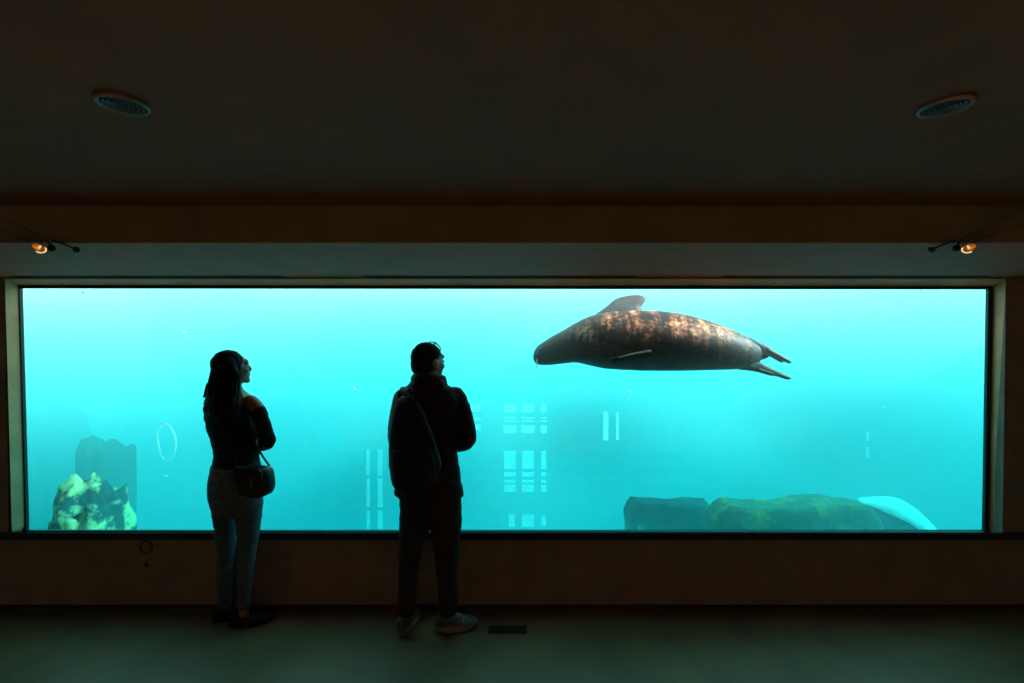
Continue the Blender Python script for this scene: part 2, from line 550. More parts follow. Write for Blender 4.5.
# round fitting and screw on the wall under the window
def wall_ring(px, py, r0, r1, name, label, cat):
    p = at(px, py, YW)
    t = empty(name, p)
    tag(t, label, cat)
    bm = bmesh.new()
    lathe(bm, [(r0, 0), (r0, .006), (r1, .006), (r1, 0)] if r0 > 0 else [(0, .008), (r1 * .7, .007), (r1, 0)], 28)
    o = obj('ring' if r0 > 0 else 'head', bm, M['dark_metal'], t)
    o.rotation_euler = (R(90), 0, 0)
    o.location = (0, -.0005, 0)
wall_ring(146.5, 547, .034, .042, 'wall_ring', 'faint round ring fixed to the dark wall just under the left of the window', 'wall ring')
wall_ring(146.5, 564.5, 0, .014, 'wall_bolt', 'small dark bolt head on the wall below the faint ring', 'bolt')

# ================================================================ glowing bars added in the water to imitate reflections in the glass
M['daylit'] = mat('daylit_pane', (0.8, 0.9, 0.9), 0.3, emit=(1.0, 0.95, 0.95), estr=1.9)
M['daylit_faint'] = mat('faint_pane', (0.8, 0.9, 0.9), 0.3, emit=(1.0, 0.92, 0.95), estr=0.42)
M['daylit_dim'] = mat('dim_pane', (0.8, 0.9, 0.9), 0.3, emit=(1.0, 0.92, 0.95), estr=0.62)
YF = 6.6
def reflection_bars(n, x0, x1, rows, low='daylit_dim', up='daylit'):
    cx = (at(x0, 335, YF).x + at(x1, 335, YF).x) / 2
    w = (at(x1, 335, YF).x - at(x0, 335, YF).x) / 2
    t = empty('window_%d' % n, (cx, YF, 0)); struct(t)  # no real window: added bars that glow like a reflection
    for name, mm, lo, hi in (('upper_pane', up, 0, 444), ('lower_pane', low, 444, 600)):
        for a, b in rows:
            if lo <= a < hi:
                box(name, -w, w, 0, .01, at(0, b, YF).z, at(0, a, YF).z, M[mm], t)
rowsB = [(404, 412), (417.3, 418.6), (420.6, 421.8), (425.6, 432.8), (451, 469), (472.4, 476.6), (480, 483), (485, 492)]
reflection_bars(2, 504, 515.8, rowsB)
reflection_bars(3, 522, 534, rowsB + [(515, 527)])
reflection_bars(4, 541.3, 546.4, rowsB + [(516, 526)])
reflection_bars(5, 470.4, 480, [(404, 411.5), (418, 420), (425, 430)])
reflection_bars(6, 365.8, 368.8, [(449.5, 475.5), (478.7, 507.5), (511, 529)], 'daylit_faint')
reflection_bars(7, 377, 381.8, [(449.5, 475.5), (478.7, 507.5), (511, 529)], 'daylit_faint')
reflection_bars(8, 604, 608.3, [(412, 440)])
reflection_bars(9, 617, 618.8, [(412, 440)])
reflection_bars(11, 867.6, 870.2, [(432, 441), (447, 458)], 'daylit_faint', 'daylit_faint')
reflection_bars(10, 508.5, 515, [(515, 527)])

# ================================================================ tank: rocks and ledges
def rock(name, c, r, seed, amp, m, sub=5, flat=None, freq=1.2):
    bm = bmesh.new()
    bmesh.ops.create_icosphere(bm, subdivisions=sub, radius=1.0)
    for v in bm.verts:
        d = v.co.normalized()
        if flat:                                  # squarer outline
            q = max(abs(d.x), abs(d.y), abs(d.z))
            d = d.lerp(d / q, flat)
        n = noise.fractal(d * freq + Vector((seed, seed * 1.7, 0)), 1.0, 2.1, 5)
        n2 = noise.noise(d * 0.9 + Vector((0, seed, 9)))
        s = 1 + amp * n + amp * 0.8 * n2
        v.co = Vector((d.x * r[0], d.y * r[1], d.z * r[2])) * s
    o = obj(name, bm, m, None, True)
    o.location = c
    return o

def rock_mat(name, base, patch, lo, hi, scale, seed=0.0):
    m = bpy.data.materials.new(name); m.use_nodes = True
    nt = m.node_tree; N, L = nt.nodes, nt.links
    b = N['Principled BSDF']; b.inputs['Roughness'].default_value = 0.9; b.inputs['Specular IOR Level'].default_value = .2
    tc = N.new('ShaderNodeTexCoord'); mp = N.new('ShaderNodeMapping'); mp.inputs['Location'].default_value = (seed, 0, seed)
    L.new(tc.outputs['Object'], mp.inputs['Vector'])
    nz = N.new('ShaderNodeTexNoise'); nz.inputs['Scale'].default_value = scale; nz.inputs['Detail'].default_value = 9
    nz.inputs['Roughness'].default_value = .62
    L.new(mp.outputs[0], nz.inputs['Vector'])
    cr = N.new('ShaderNodeValToRGB')
    e = cr.color_ramp.elements
    e[0].position = lo; e[0].color = (*base, 1)
    e[1].position = hi; e[1].color = (*patch, 1)
    L.new(nz.outputs['Fac'], cr.inputs['Fac']); L.new(cr.outputs[0], b.inputs['Base Color'])
    bp = N.new('ShaderNodeBump'); bp.inputs['Strength'].default_value = .8; bp.inputs['Distance'].default_value = .05
    L.new(nz.outputs['Fac'], bp.inputs['Height']); L.new(bp.outputs[0], b.inputs['Normal'])
    return m
M['rock_crust'] = rock_mat('encrusted_rock', (0.03, 0.06, 0.06), (1.0, 0.50, 0.22), .48, .57, 4.4)
M['rock_dark'] = rock_mat('dark_rock', (0.01, 0.025, 0.03), (0.03, 0.05, 0.05), .4, .7, 2.0)
M['rock_moss'] = rock_mat('mossy_rock', (0.15, 0.12, 0.07), (1.0, 0.36, 0.08), .52, .74, 4.4, 3.0)
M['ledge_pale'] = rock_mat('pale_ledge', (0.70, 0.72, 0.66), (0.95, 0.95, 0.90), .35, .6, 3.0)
M['rock_bottle'] = rock_mat('bottle_rock', (0.015, 0.035, 0.04), (0.30, 0.36, 0.26), .62, .72, 4.0, 5.0)

tag(rock('boulder', (at(101, 505, 5.6).x, 5.7, -0.78), (.17, .30, 1.30), 4.4, .14, M['rock_dark'], freq=1.2, flat=.55),
    'tall dark boulder rising behind the pale crusted rock at the lower left of the window', 'rock')
tag(rock('crusted_rock', (at(92, 505, 3.80).x, 3.80, -0.50), (.235, .25, 1.02), 6.6, .17, M['rock_crust'], flat=.45, freq=2.6),
    'yellowish crusted rock at the lower left corner of the window', 'rock')
tag(rock('distant_rock', (at(46, 430, 8.4).x, 8.6, -1.2), (.34, .5, 2.1), 8.2, .2, M['rock_dark'], flat=.4),
    'faint hazy rock pillar at the far left above the crusted rock', 'rock')
# flat ledge at the lower right
def slab(name, px0, px1, py, Y0, Y1, m, seed, amp=.05, drop=1.0, rough=.14):
    x0, x1 = at(px0, py, Y0).x, at(px1, py, Y0).x
    zt = at(px0, py, Y0).z
    cx, cy = (x0 + x1) / 2, (Y0 + Y1) / 2
    bm = bmesh.new()
    bx(bm, x0 - cx, x1 - cx, Y0 - cy, Y1 - cy, -drop, 0)
    bmesh.ops.subdivide_edges(bm, edges=bm.edges[:], cuts=22, use_grid_fill=True)
    w, d = (x1 - x0) / 2, (Y1 - Y0) / 2
    for v in bm.verts:
        p = v.co
        ex = max(0, abs(p.x) / w - .80) / .20; ey = max(0, abs(p.y) / d - .8) / .2
        p.z -= rough * (ex ** 2 + ey ** 2) * (1 if p.z > -.3 else 0)
        n = noise.noise_vector(Vector((p.x * 2.2 + seed, p.y * 2.2, p.z * 2.2))) * amp + noise.noise_vector(Vector((p.x * 7 + seed, p.y * 7, p.z * 7))) * amp * .35
        v.co = p + n
    o = obj(name, bm, m, None, True)
    o.location = (cx, cy, zt)
    return o
tag(slab('dark_ledge', 632, 722, 506, 4.8, 5.1, M['rock_bottle'], 1.0), 'dark blue green block at the left end of the sunken ledge', 'rock ledge')
tag(slab('mossy_ledge', 720, 884, 507, 4.15, 4.5, M['rock_moss'], 4.0, amp=.06), 'yellow brown mossy ledge on the tank bottom at the lower right', 'rock ledge')
stn = [((858, 499), (858, 503)), ((878, 497.5), (872, 507)), ((896, 499), (888, 514)), ((912, 507), (904, 521)), ((926, 519), (918, 529)), ((940, 534), (932, 542)), ((952, 552), (944, 560))]
bm = bmesh.new(); O_ = Vector((at(900, 500, 4.4).x, 4.4, 0)); rings = []; band = []
for (ua, ub), (la, lb) in catmull([(*a, *b) for a, b in stn], 4) and [((q[0], q[1]), (q[2], q[3])) for q in catmull([(*a, *b) for a, b in stn], 4)]:
    u_, l0 = at(ua, ub, 4.55), at(la, lb, 4.28)
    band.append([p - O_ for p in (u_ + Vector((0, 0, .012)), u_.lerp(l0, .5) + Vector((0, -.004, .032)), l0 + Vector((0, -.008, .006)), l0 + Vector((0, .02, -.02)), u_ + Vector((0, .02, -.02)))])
    rings.append([p - O_ for p in (u_, u_.lerp(l0, .5) + Vector((0, 0, .02)), l0, Vector((l0.x, l0.y + .02, -1.3)), Vector((u_.x, u_.y + .1, -1.3)), u_ + Vector((0, .12, -.10)))])
loft(bm, rings)
o = obj('sloping_ledge', bm, M['rock_bottle'], None, True); o.location = O_
bm = bmesh.new(); loft(bm, band); obj('pale_crust', bm, M['ledge_pale'], o, True)  # sunlit face and shaded front are painted as white band on dark rock
tag(o, 'dark sloping right end of the sunken ledge with a bright white upper face', 'rock ledge')

# pale and dark specks in the water
def pale_film(name, alpha):
    m = mat(name, (0.95, 0.95, 0.92), 0.8)
    nt = m.node_tree; N, L = nt.nodes, nt.links
    b = N['Principled BSDF']; t = N.new('ShaderNodeBsdfTranslucent'); t.inputs['Color'].default_value = (1, 1, .97, 1)
    q = N.new('ShaderNodeBsdfTransparent'); m1 = N.new('ShaderNodeMixShader'); m2 = N.new('ShaderNodeMixShader')
    m1.inputs['Fac'].default_value = .5; m2.inputs['Fac'].default_value = alpha
    L.new(b.outputs[0], m1.inputs[1]); L.new(t.outputs[0], m1.inputs[2])
    L.new(q.outputs[0], m2.inputs[1]); L.new(m1.outputs[0], m2.inputs[2])
    L.new(m2.outputs[0], N['Material Output'].inputs['Surface'])
    return m
M['speck'] = pale_film('pale_flake', 1.0)
M['speck_dark'] = mat('dark_flake', (0.05, 0.12, 0.08), 0.8)
def speck(px, py, Y, s, m, label, seed):
    bm = bmesh.new()
    bmesh.ops.create_icosphere(bm, subdivisions=2, radius=1.0)
    for v in bm.verts:
        k = 1 + .5 * noise.noise(v.co * 1.3 + Vector((seed, 0, 0)))
        v.co = Vector((v.co.x * s, v.co.y * s * .6, v.co.z * s * .55)) * k
    o = obj('drifting_flake', bm, m, None, True)
    o.location = at(px, py, Y)
    tag(o, label, 'flake', 'flakes drifting in the water')
speck(353.5, 389, 3.5, .016, M['speck'], 'bright white flake drifting in the water between the woman and the man', 1)
speck(628, 391.5, 4.1, .026, M['speck'], 'pale flake drifting below the front half of the seal', 2)
speck(184, 332, 3.5, .013, M['speck'], 'pale flake drifting up and left of the woman', 3)
speck(166, 476, 3.4, .010, M['speck'], 'tiny pale flake drifting just below the pale ring', 4)
speck(883, 407, 3.6, .010, M['speck'], 'tiny pale flake drifting at the right of the window', 5)
speck(83, 292.5, 3.3, .010, M['speck_dark'], 'small dark flake at the top left of the window', 6)
speck(58, 295, 3.3, .006, M['speck_dark'], 'tiny dark flake nearest the top left corner of the window', 7)
speck(123, 368, 3.3, .006, M['speck_dark'], 'tiny dark flake left of the woman at the height of her face', 8)
speck(202, 306.5, 3.3, .006, M['speck_dark'], 'tiny dark flake above and left of the woman near the top of the window', 9)
speck(947, 339.5, 3.4, .006, M['speck_dark'], 'tiny dark flake near the right end of the window', 10)

# pale oval ring: a bubble ring hanging in the water
M['bubble'] = pale_film('bubble_film', .30)
bm = bmesh.new()
pts = []
for k in range(48):
    a = 2 * math.pi * k / 48
    w = 1 + .05 * math.sin(3 * a + 1)
    pts.append(Vector((.064 * math.cos(a) * w + .012 * math.sin(a) * 0, 0, .137 * math.sin(a) * (1 + .02 * math.sin(5 * a)))))
rings = []
for k, p in enumerate(pts):
    t = (pts[(k + 1) % 48] - pts[k - 1]).normalized(); nrm = Vector((t.z, 0, -t.x))
    rr = .0055 + .002 * math.sin(4 * k / 7)
    rings.append([p + nrm * rr * math.cos(b * math.pi / 4) + Vector((0, rr * math.sin(b * math.pi / 4), 0)) for b in range(8)])
vr = [[bm.verts.new(q) for q in r_] for r_ in rings]
for k in range(48):
    a, b = vr[k], vr[(k + 1) % 48]
    for i in range(8):
        bm.faces.new((a[i], a[(i + 1) % 8], b[(i + 1) % 8], b[i]))
o = obj('bubble_ring', bm, M['bubble'], None, True)
o.location = at(166.5, 442, 3.35); o.rotation_euler = (0, R(-6), 0)
tag(o, 'pale translucent oval ring hanging in the water left of the woman', 'bubble ring')

# ================================================================ the seal
def seal_material():
    m = bpy.data.materials.new('seal_fur'); m.use_nodes = True
    nt = m.node_tree; N, L = nt.nodes, nt.links
    b = N['Principled BSDF']; b.inputs['Roughness'].default_value = .55; b.inputs['Specular IOR Level'].default_value = .3
    tc = N.new('ShaderNodeTexCoord')
    mp = N.new('ShaderNodeMapping'); L.new(tc.outputs['Object'], mp.inputs['Vector'])
    mp.inputs['Scale'].default_value = (1, 1, 1)
    n1 = N.new('ShaderNodeTexNoise'); n1.inputs['Scale'].default_value = 7.0; n1.inputs['Detail'].default_value = 10; n1.inputs['Roughness'].default_value = .7
    L.new(mp.outputs[0], n1.inputs['Vector'])
    mp2 = N.new('ShaderNodeMapping'); mp2.inputs['Scale'].default_value = (16, 3, 2.2); mp2.inputs['Rotation'].default_value = (0, R(8), 0)
    L.new(tc.outputs['Object'], mp2.inputs['Vector'])
    n2 = N.new('ShaderNodeTexNoise'); n2.inputs['Scale'].default_value = 1.6; n2.inputs['Detail'].default_value = 5
    L.new(mp2.outputs[0], n2.inputs['Vector'])
    n3 = N.new('ShaderNodeTexNoise'); n3.inputs['Scale'].default_value = 38; n3.inputs['Detail'].default_value = 4
    L.new(mp.outputs[0], n3.inputs['Vector'])
    mx = N.new('ShaderNodeMath'); mx.operation = 'ADD'
    a1 = N.new('ShaderNodeMath'); a1.operation = 'MULTIPLY'; a1.inputs[1].default_value = .46
    a2 = N.new('ShaderNodeMath'); a2.operation = 'MULTIPLY'; a2.inputs[1].default_value = .26
    a3 = N.new('ShaderNodeMath'); a3.operation = 'MULTIPLY_ADD'; a3.inputs[1].default_value = .28
    L.new(n1.outputs['Fac'], a1.inputs[0]); L.new(n2.outputs['Fac'], a2.inputs[0]); L.new(n3.outputs['Fac'], a3.inputs[0])
    L.new(a1.outputs[0], mx.inputs[0]); L.new(a2.outputs[0], mx.inputs[1]); L.new(mx.outputs[0], a3.inputs[2])
    cr = N.new('ShaderNodeValToRGB'); e = cr.color_ramp.elements
    e[0].position = .42; e[0].color = (.008, .005, .005, 1)
    e[1].position = .64; e[1].color = (.95, .62, .36, 1)
    k = e.new(.50); k.color = (.05, .020, .012, 1)
    k = e.new(.56); k.color = (.42, .15, .06, 1)
    L.new(a3.outputs[0], cr.inputs['Fac'])
    # colour darkens towards the head end
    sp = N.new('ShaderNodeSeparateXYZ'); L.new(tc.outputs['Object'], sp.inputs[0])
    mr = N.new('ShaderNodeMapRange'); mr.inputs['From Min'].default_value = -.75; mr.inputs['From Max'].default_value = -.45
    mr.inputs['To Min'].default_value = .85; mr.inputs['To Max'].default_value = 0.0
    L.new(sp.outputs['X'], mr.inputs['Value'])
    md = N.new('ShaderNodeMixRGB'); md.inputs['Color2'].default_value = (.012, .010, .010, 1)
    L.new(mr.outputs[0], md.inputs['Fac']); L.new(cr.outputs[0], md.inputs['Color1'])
    # sunlit upper half and shaded lower half are put into the coat colour
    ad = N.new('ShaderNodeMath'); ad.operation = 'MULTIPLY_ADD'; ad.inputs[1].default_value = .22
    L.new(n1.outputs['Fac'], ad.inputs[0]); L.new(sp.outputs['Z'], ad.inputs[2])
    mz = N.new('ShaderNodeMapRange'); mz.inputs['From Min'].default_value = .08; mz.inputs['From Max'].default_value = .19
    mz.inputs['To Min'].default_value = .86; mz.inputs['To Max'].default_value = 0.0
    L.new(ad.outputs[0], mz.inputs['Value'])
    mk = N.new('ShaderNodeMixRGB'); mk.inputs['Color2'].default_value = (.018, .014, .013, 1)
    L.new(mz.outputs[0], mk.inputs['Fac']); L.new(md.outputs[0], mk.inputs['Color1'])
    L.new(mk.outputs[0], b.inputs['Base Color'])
    bp = N.new('ShaderNodeBump'); bp.inputs['Strength'].default_value = .6; bp.inputs['Distance'].default_value = .012
    L.new(a3.outputs[0], bp.inputs['Height']); L.new(bp.outputs[0], b.inputs['Normal'])
    return m
M['seal'] = seal_material()
M['flipper'] = mat('flipper_skin', (.017, .013, .013), .6, (.006, .006, .006), nscale=14, bump=.4, bscale=50)
M['flipper_edge'] = mat('flipper_edge', (.85, .82, .74), .6, (.40, .38, .34), nscale=20)
M['eye'] = mat('wet_eye', (.005, .005, .005), .08)

YS = 3.42
S0 = at(662, 341, YS)
def sp(px, py, dy=0.0):
    """a point on the seal, local to its centre"""
    q = at(px, py, YS + dy)
    return q - S0
secs = [  # px, top, bottom, depth factor
    (533.2, 354.0, 359.0, .8), (534.5, 350.5, 362.5, .85), (538, 345.5, 364.6, .95), (544, 341.5, 365.2, 1.0), (550, 337.6, 365.0, 1.05), (557, 333.6, 364.4, 1.05),
    (566, 328.6, 363.3, 1.05), (577, 322.0, 362.6, 1.05), (590, 316.0, 365.6, 1.0), (604, 312.6, 368.4, .98), (620, 311.0, 369.8, .96),
    (640, 310.2, 370.6, .96), (660, 311.0, 370.8, .96), (680, 313.6, 370.8, .96), (700, 318.4, 370.4, .96), (718, 324.4, 370.0, .95),
    (733, 330.6, 369.6, .9), (745, 336.0, 368.6, .8), (753, 341.5, 366.0, .7), (760, 346.5, 362.0, .6)]
secs = catmull(secs, 3)
bm = bmesh.new()
rings = []
for px, t_, b_, df in secs:
    a, b = sp(px, t_), sp(px, b_)
    c = (a + b) / 2; r = (a - b).length / 2
    ring = []
    for q in range(32):
        an = 2 * math.pi * q / 32
        wr = 1 + .012 * noise.noise(Vector((c.x * 22, math.cos(an) * 2, math.sin(an) * 2)))
        ring.append(c + Vector((0, math.cos(an) * r * df * wr, math.sin(an) * r * wr)))
    rings.append(ring)
loft(bm, rings)
# brow and muzzle swellings are blended in
ellipsoid(bm, sp(541.5, 350, -.055), (.03, .03, .022)); ellipsoid(bm, sp(541.5, 350, .055), (.03, .03, .022))
ellipsoid(bm, sp(536.5, 357.5, -.035), (.026, .03, .026)); ellipsoid(bm, sp(536.5, 357.5, .035), (.026, .03, .026))
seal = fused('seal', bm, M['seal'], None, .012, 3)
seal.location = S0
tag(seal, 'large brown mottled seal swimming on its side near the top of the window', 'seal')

def flipper(name, root, tip, w0, w1, thick, nrm, fingers=5, m=None, lead=None, curve=0.0):
    """a paddle from root to tip: w0 wide at the root, w1 near the tip, digits marked by ridges"""
    bm = bmesh.new()
    ax = (tip - root); Lf = ax.length; ax.normalize()
    wdir = nrm.cross(ax).normalized(); nrm = ax.cross(wdir).normalized()
    prof = [(0, .75, 1.3), (.15, .9, 1.1), (.35, 1.0, .9), (.55, .98, .75), (.75, .88, .6), (.9, .66, .5), (.97, .42, .4), (1.0, .16, .3)]
    rings = []
    for s_, wf, tf in catmull(prof, 3):
        w = (w0 + (w1 - w0) * s_) * wf
        c = root + ax * Lf * s_ + wdir * curve * math.sin(s_ * math.pi)
        ring = []
        for q in range(40):
            an = 2 * math.pi * q / 40
            u, v = math.cos(an), math.sin(an)
            ridge = 1 + .35 * math.cos(u * fingers * math.pi) * s_
            ring.append(c + wdir * w * u + nrm * thick * tf * v * ridge)
        rings.append(ring)
    loft(bm, rings)
    return obj(name, bm, m or M['flipper'], seal, True)
def blade(name, outline, y, thick, tilt=0.0):
    pts = [sp(a, b, y) for a, b in outline]
    pts = [Vector(p) for p in catmull([tuple(p) for p in pts + [pts[0]]], 3)[:-1]]
    c = sum(pts, Vector()) / len(pts)
    bm = bmesh.new(); rings = []
    for k, t_ in ((.55, -1), (.86, -.8), (1.0, 0), (.86, .8), (.55, 1)):
        rings.append([c + (p - c) * k + Vector((0, t_ * thick + tilt * (p.z - c.z), 0)) for p in pts])
    loft(bm, rings)
    return obj(name, bm, M['flipper'], seal, True)
flip = blade('fore_flipper', [(594, 315), (600, 311), (607, 306), (615, 299.5), (623, 296.5), (631, 295), (639, 294.6), (645, 296), (646.8, 299),
                              (644, 303), (641, 307.5), (642, 313), (630, 320), (610, 322)], .10, .018, .3)
near = flipper('fore_flipper', sp(612, 362, -.20), sp(651.5, 353.5, -.30), .05, .03, .014, Vector((.1, -.75, -.65)))
# pale leading edge of the near flipper
bm = bmesh.new()
a, b, c = sp(619, 357.4, -.262), sp(634, 353.6, -.297), sp(650.5, 350.8, -.313)
tube(bm, [(*a, .004), (*b, .006), (*c, .007)], 4, 8)
obj('pale_edge', bm, M['flipper_edge'], near, True)
h1 = blade('hind_flipper', [(742, 341), (748.3, 337.4), (757.9, 341.5), (766, 345), (773, 349.7), (782.5, 355.2), (791.3, 361.5), (789.3, 363.7), (783.9, 361), (782, 362.9),
                            (775.7, 358), (770.2, 355.2), (763.4, 359.3), (752.4, 360.7), (743, 358)], .03, .028)
h2 = blade('hind_flipper', [(738, 361), (744, 362), (752.4, 361.5), (760.6, 362.6), (773, 368.9), (782.5, 373), (791.3, 378), (786.6, 379.5), (777, 376.3), (770.2, 375.7),
                            (757.9, 372.2), (747, 370.4), (738, 369)], -.03, .026)
def digit(par, a, b, r):
    bm = bmesh.new()
    m_ = (a + b) / 2
    tube(bm, [(*a, r, r * .8), (*m_, r * .8, r * .6), (*b, r * .3, r * .3)], 4, 8)
    obj('digit', bm, M['flipper'], par, True)
for (x0, y0, x1, y1, d) in ((768, 350, 790, 361.5, .0), (766, 353, 783, 361.5, .01), (764, 346.5, 781, 355.5, .03)):
    digit(h1, sp(x0, y0, d), sp(x1, y1, d), .014)
for (x0, y0, x1, y1, d) in ((762, 366, 789.5, 378, -.04), (758, 369, 778, 375.5, -.05)):
    digit(h2, sp(x0, y0, d), sp(x1, y1, d), .014)
bm = bmesh.new(); ellipsoid(bm, sp(546, 352, -.098), (.010, .007, .009)); obj('eye', bm, M['eye'], seal, True)
bm = bmesh.new(); ellipsoid(bm, sp(534, 354.5, -.028), (.006, .006, .004)); obj('nostril', bm, M['black'], seal, True)
for k in range(5):
    bm = bmesh.new()
    a = sp(537.5, 358 + k * .8, -.06)
    tube(bm, [(*a, .0016), (*(a + Vector((-.01, -.035, -.02 - .006 * k))), .0012), (*(a + Vector((.01, -.06, -.05 - .008 * k))), .0006)], 3, 5)
    obj('whisker', bm, M['flipper_edge'], seal)

# ================================================================ people
M['skin'] = mat('skin', (0.26, 0.13, 0.085), 0.55, (0.22, 0.105, 0.07), nscale=12)
M['hair'] = mat('dark_hair', (0.006, 0.004, 0.003), 0.75, (0.004, 0.003, 0.002), nscale=30, stretch=(8, 8, 1), bump=.3, bscale=40, spec=0.12)
M['black_knit'] = mat('black_knit', (0.010, 0.010, 0.011), 0.9, bump=.3, bscale=120, spec=0.12)
M['denim'] = mat('blue_denim', (0.075, 0.10, 0.13), 0.85, (0.05, 0.07, 0.09), nscale=22, bump=.4, bscale=110, spec=0.12)
M['jacket'] = mat('dark_jacket', (0.030, 0.016, 0.014), 0.75, (0.020, 0.010, 0.009), nscale=10, bump=.5, bscale=18, spec=0.12)
M['trouser'] = mat('dark_trousers', (0.030, 0.022, 0.018), 0.85, (0.018, 0.014, 0.012), nscale=9, bump=.6, bscale=22, spec=0.12)
M['pack'] = mat('backpack_nylon', (0.012, 0.018, 0.020), 0.6, (0.007, 0.010, 0.012), nscale=8, bump=.4, bscale=30, spec=0.12)
M['pack_trim'] = mat('backpack_piping', (0.018, 0.028, 0.030), 0.6, spec=0.2)
M['leather'] = mat('black_leather', (0.009, 0.008, 0.008), 0.35, bump=.3, bscale=80, spec=0.2)
M['gold'] = mat('brass', (0.55, 0.38, 0.16), 0.25, metal=1.0)
M['shoe_black'] = mat('black_shoe', (0.010, 0.010, 0.010), 0.6, spec=0.12)
M['shoe_grey'] = mat('grey_green_mesh', (0.06, 0.085, 0.07), 0.7, (0.03, 0.045, 0.038), nscale=30)
M['shoe_sole'] = mat('pale_sole', (0.16, 0.15, 0.13), 0.7)
M['lace'] = mat('pale_lace', (0.40, 0.42, 0.36), 0.8)
M['lens'] = mat('dark_lens', (0.01, 0.01, 0.01), 0.1)

def sect(pl, pr, py, Y, th, k, n=28, shrink=1.0, fold=0.0, seed=0.0, base=None):
    """a horizontal elliptical slice whose outline spans pl..pr"""
    pc = (pl + pr) / 2
    c = at(pc, py, Y)
    phi = math.atan2(pc - 512, FPX)
    hw = (pr - pl) / 2 * Y / FPX * math.cos(phi)
    al = R(th) - phi
    ru = hw / math.sqrt(math.cos(al) ** 2 + (k * math.sin(al)) ** 2) * shrink
    rf = ru * k
    u = Vector((math.cos(R(th)), -math.sin(R(th)), 0)); f = Vector((math.sin(R(th)), math.cos(R(th)), 0))
    out = []
    for q in range(n):
        a = 2 * math.pi * q / n
        p = c + u * (ru * math.cos(a)) + f * (rf * math.sin(a))
        if fold:
            d = noise.noise(Vector((p.x * 14 + seed, p.y * 14, p.z * 26)))
            p = c + (p - c) * (1 + fold * d)
        out.append(p - base)
    return out

def column(bm, rows, th, k, base, sub=4, **kw):
    rows = catmull([tuple(r) for r in rows], sub)       # (pl, pr, py, Y)
    loft(bm, [sect(*r[:3], r[3], th, k, base=base, **kw) for r in rows])

def limb(bm, rows, base, sub=4, n=16, shrink=1.0):
    """rows of (px, py, Y, radius)"""
    rr = catmull([tuple(r) for r in rows], sub)
    tube(bm, [(*(at(a, b, Y) - base), r * shrink) for a, b, Y, r in rr], 1, n)

def hand(bm, wrist, d, nrm, s=1, size=1.0):
    """palm and five fingers: d along the fingers, nrm the side they curl to"""
    d = d.normalized(); nrm = (nrm - d * nrm.dot(d)).normalized(); side = d.cross(nrm) * s
    Lp = .085 * size
    def pt(a, b, c): return wrist + d * a * size + side * b * size + nrm * c * size
    for b in (-.027, -.009, .009, .027):
        tube(bm, [(*pt(-.01, b * .5, 0), .015 * size), (*pt(.04, b * .9, 0), .014 * size), (*pt(.085, b, .0), .012 * size)], 2, 8)
    for b, Lf in ((-.029, .062), (-.010, .076), (.010, .080), (.029, .070)):
        tube(bm, [(*pt(.082, b, 0), .0095 * size), (*pt(.082 + Lf * .45, b * 1.08, .010), .0088 * size),
                  (*pt(.082 + Lf * .75, b * 1.05, .030), .0082 * size), (*pt(.082 + Lf * .85, b, .050), .007 * size)], 2, 8)
    tube(bm, [(*pt(.018, .026, .004), .014 * size), (*pt(.05, .052, .016), .0115 * size), (*pt(.082, .058, .030), .009 * size)], 2, 8)

def head(bm, c, th, tilt, k=1.0, male=False):
    """skull, jaw and face, looking along th degrees clockwise of +y"""
    rot = Euler((0, 0, -R(th))).to_matrix() @ Euler((R(tilt), 0, 0)).to_matrix()
    def P(x, y, z): return c + rot @ (Vector((x, y, z)) * k)
    e = rot.to_euler()
    def E(x, y, z, a, b, d): ellipsoid(bm, P(x, y, z), (a * k, b * k, d * k), e)
    E(0, -.010, .022, .072, .090, .084)
    E(0, .040, -.020, .056, .046, .072)
    E(0, .030, -.058, .050 if male else .045, .050, .042)
    E(0, .068, -.086, .022, .018, .018)
    E(0, .074, .030, .046, .020, .020)
    for s in (-1, 1):
        E(s * .034, .066, -.024, .018, .018, .018)
        E(s * .073, -.004, -.014, .009, .019, .031)
    tube(bm, [(*P(0, .084, .018), .0075 * k), (*P(0, .092, -.004), .0085 * k), (*P(0, .0985, -.020), .0100 * k), (*P(0, .090, -.029), .008 * k)], 3, 8)
    E(0, .081, -.046, .021, .012, .0075); E(0, .079, -.056, .018, .012, .0075); E(0, .070, -.050, .03, .018, .03)
    return P, e

def face_bits(parent, P, e, k):
    for s in (-1, 1):
        bm = bmesh.new(); ellipsoid(bm, P(s * .031, .079, .002), (.011 * k, .008 * k, .007 * k), e); o = obj('eye', bm, M['eye_white'], parent, True)
        bm = bmesh.new(); ellipsoid(bm, P(s * .031, .0865, .002), (.004 * k, .002 * k, .004 * k), e); obj('iris', bm, M['eye'], o, True)
        bm = bmesh.new(); tube(bm, [(*P(s * .014, .0885, .021), .002), (*P(s * .030, .086, .026), .0025), (*P(s * .046, .074, .020), .002)], 3, 6); obj('eyebrow', bm, M['hair'], parent, True)
    bm = bmesh.new(); tube(bm, [(*P(-.020, .082, -.0515), .002), (*P(0, .0905, -.051), .0025), (*P(.020, .082, -.0515), .002)], 3, 6); obj('mouth', bm, M['lips'], parent, True)
M['eye_white'] = mat('eye_white', (.6, .58, .55), .2)
M['lips'] = mat('lips', (.30, .10, .08), .4)

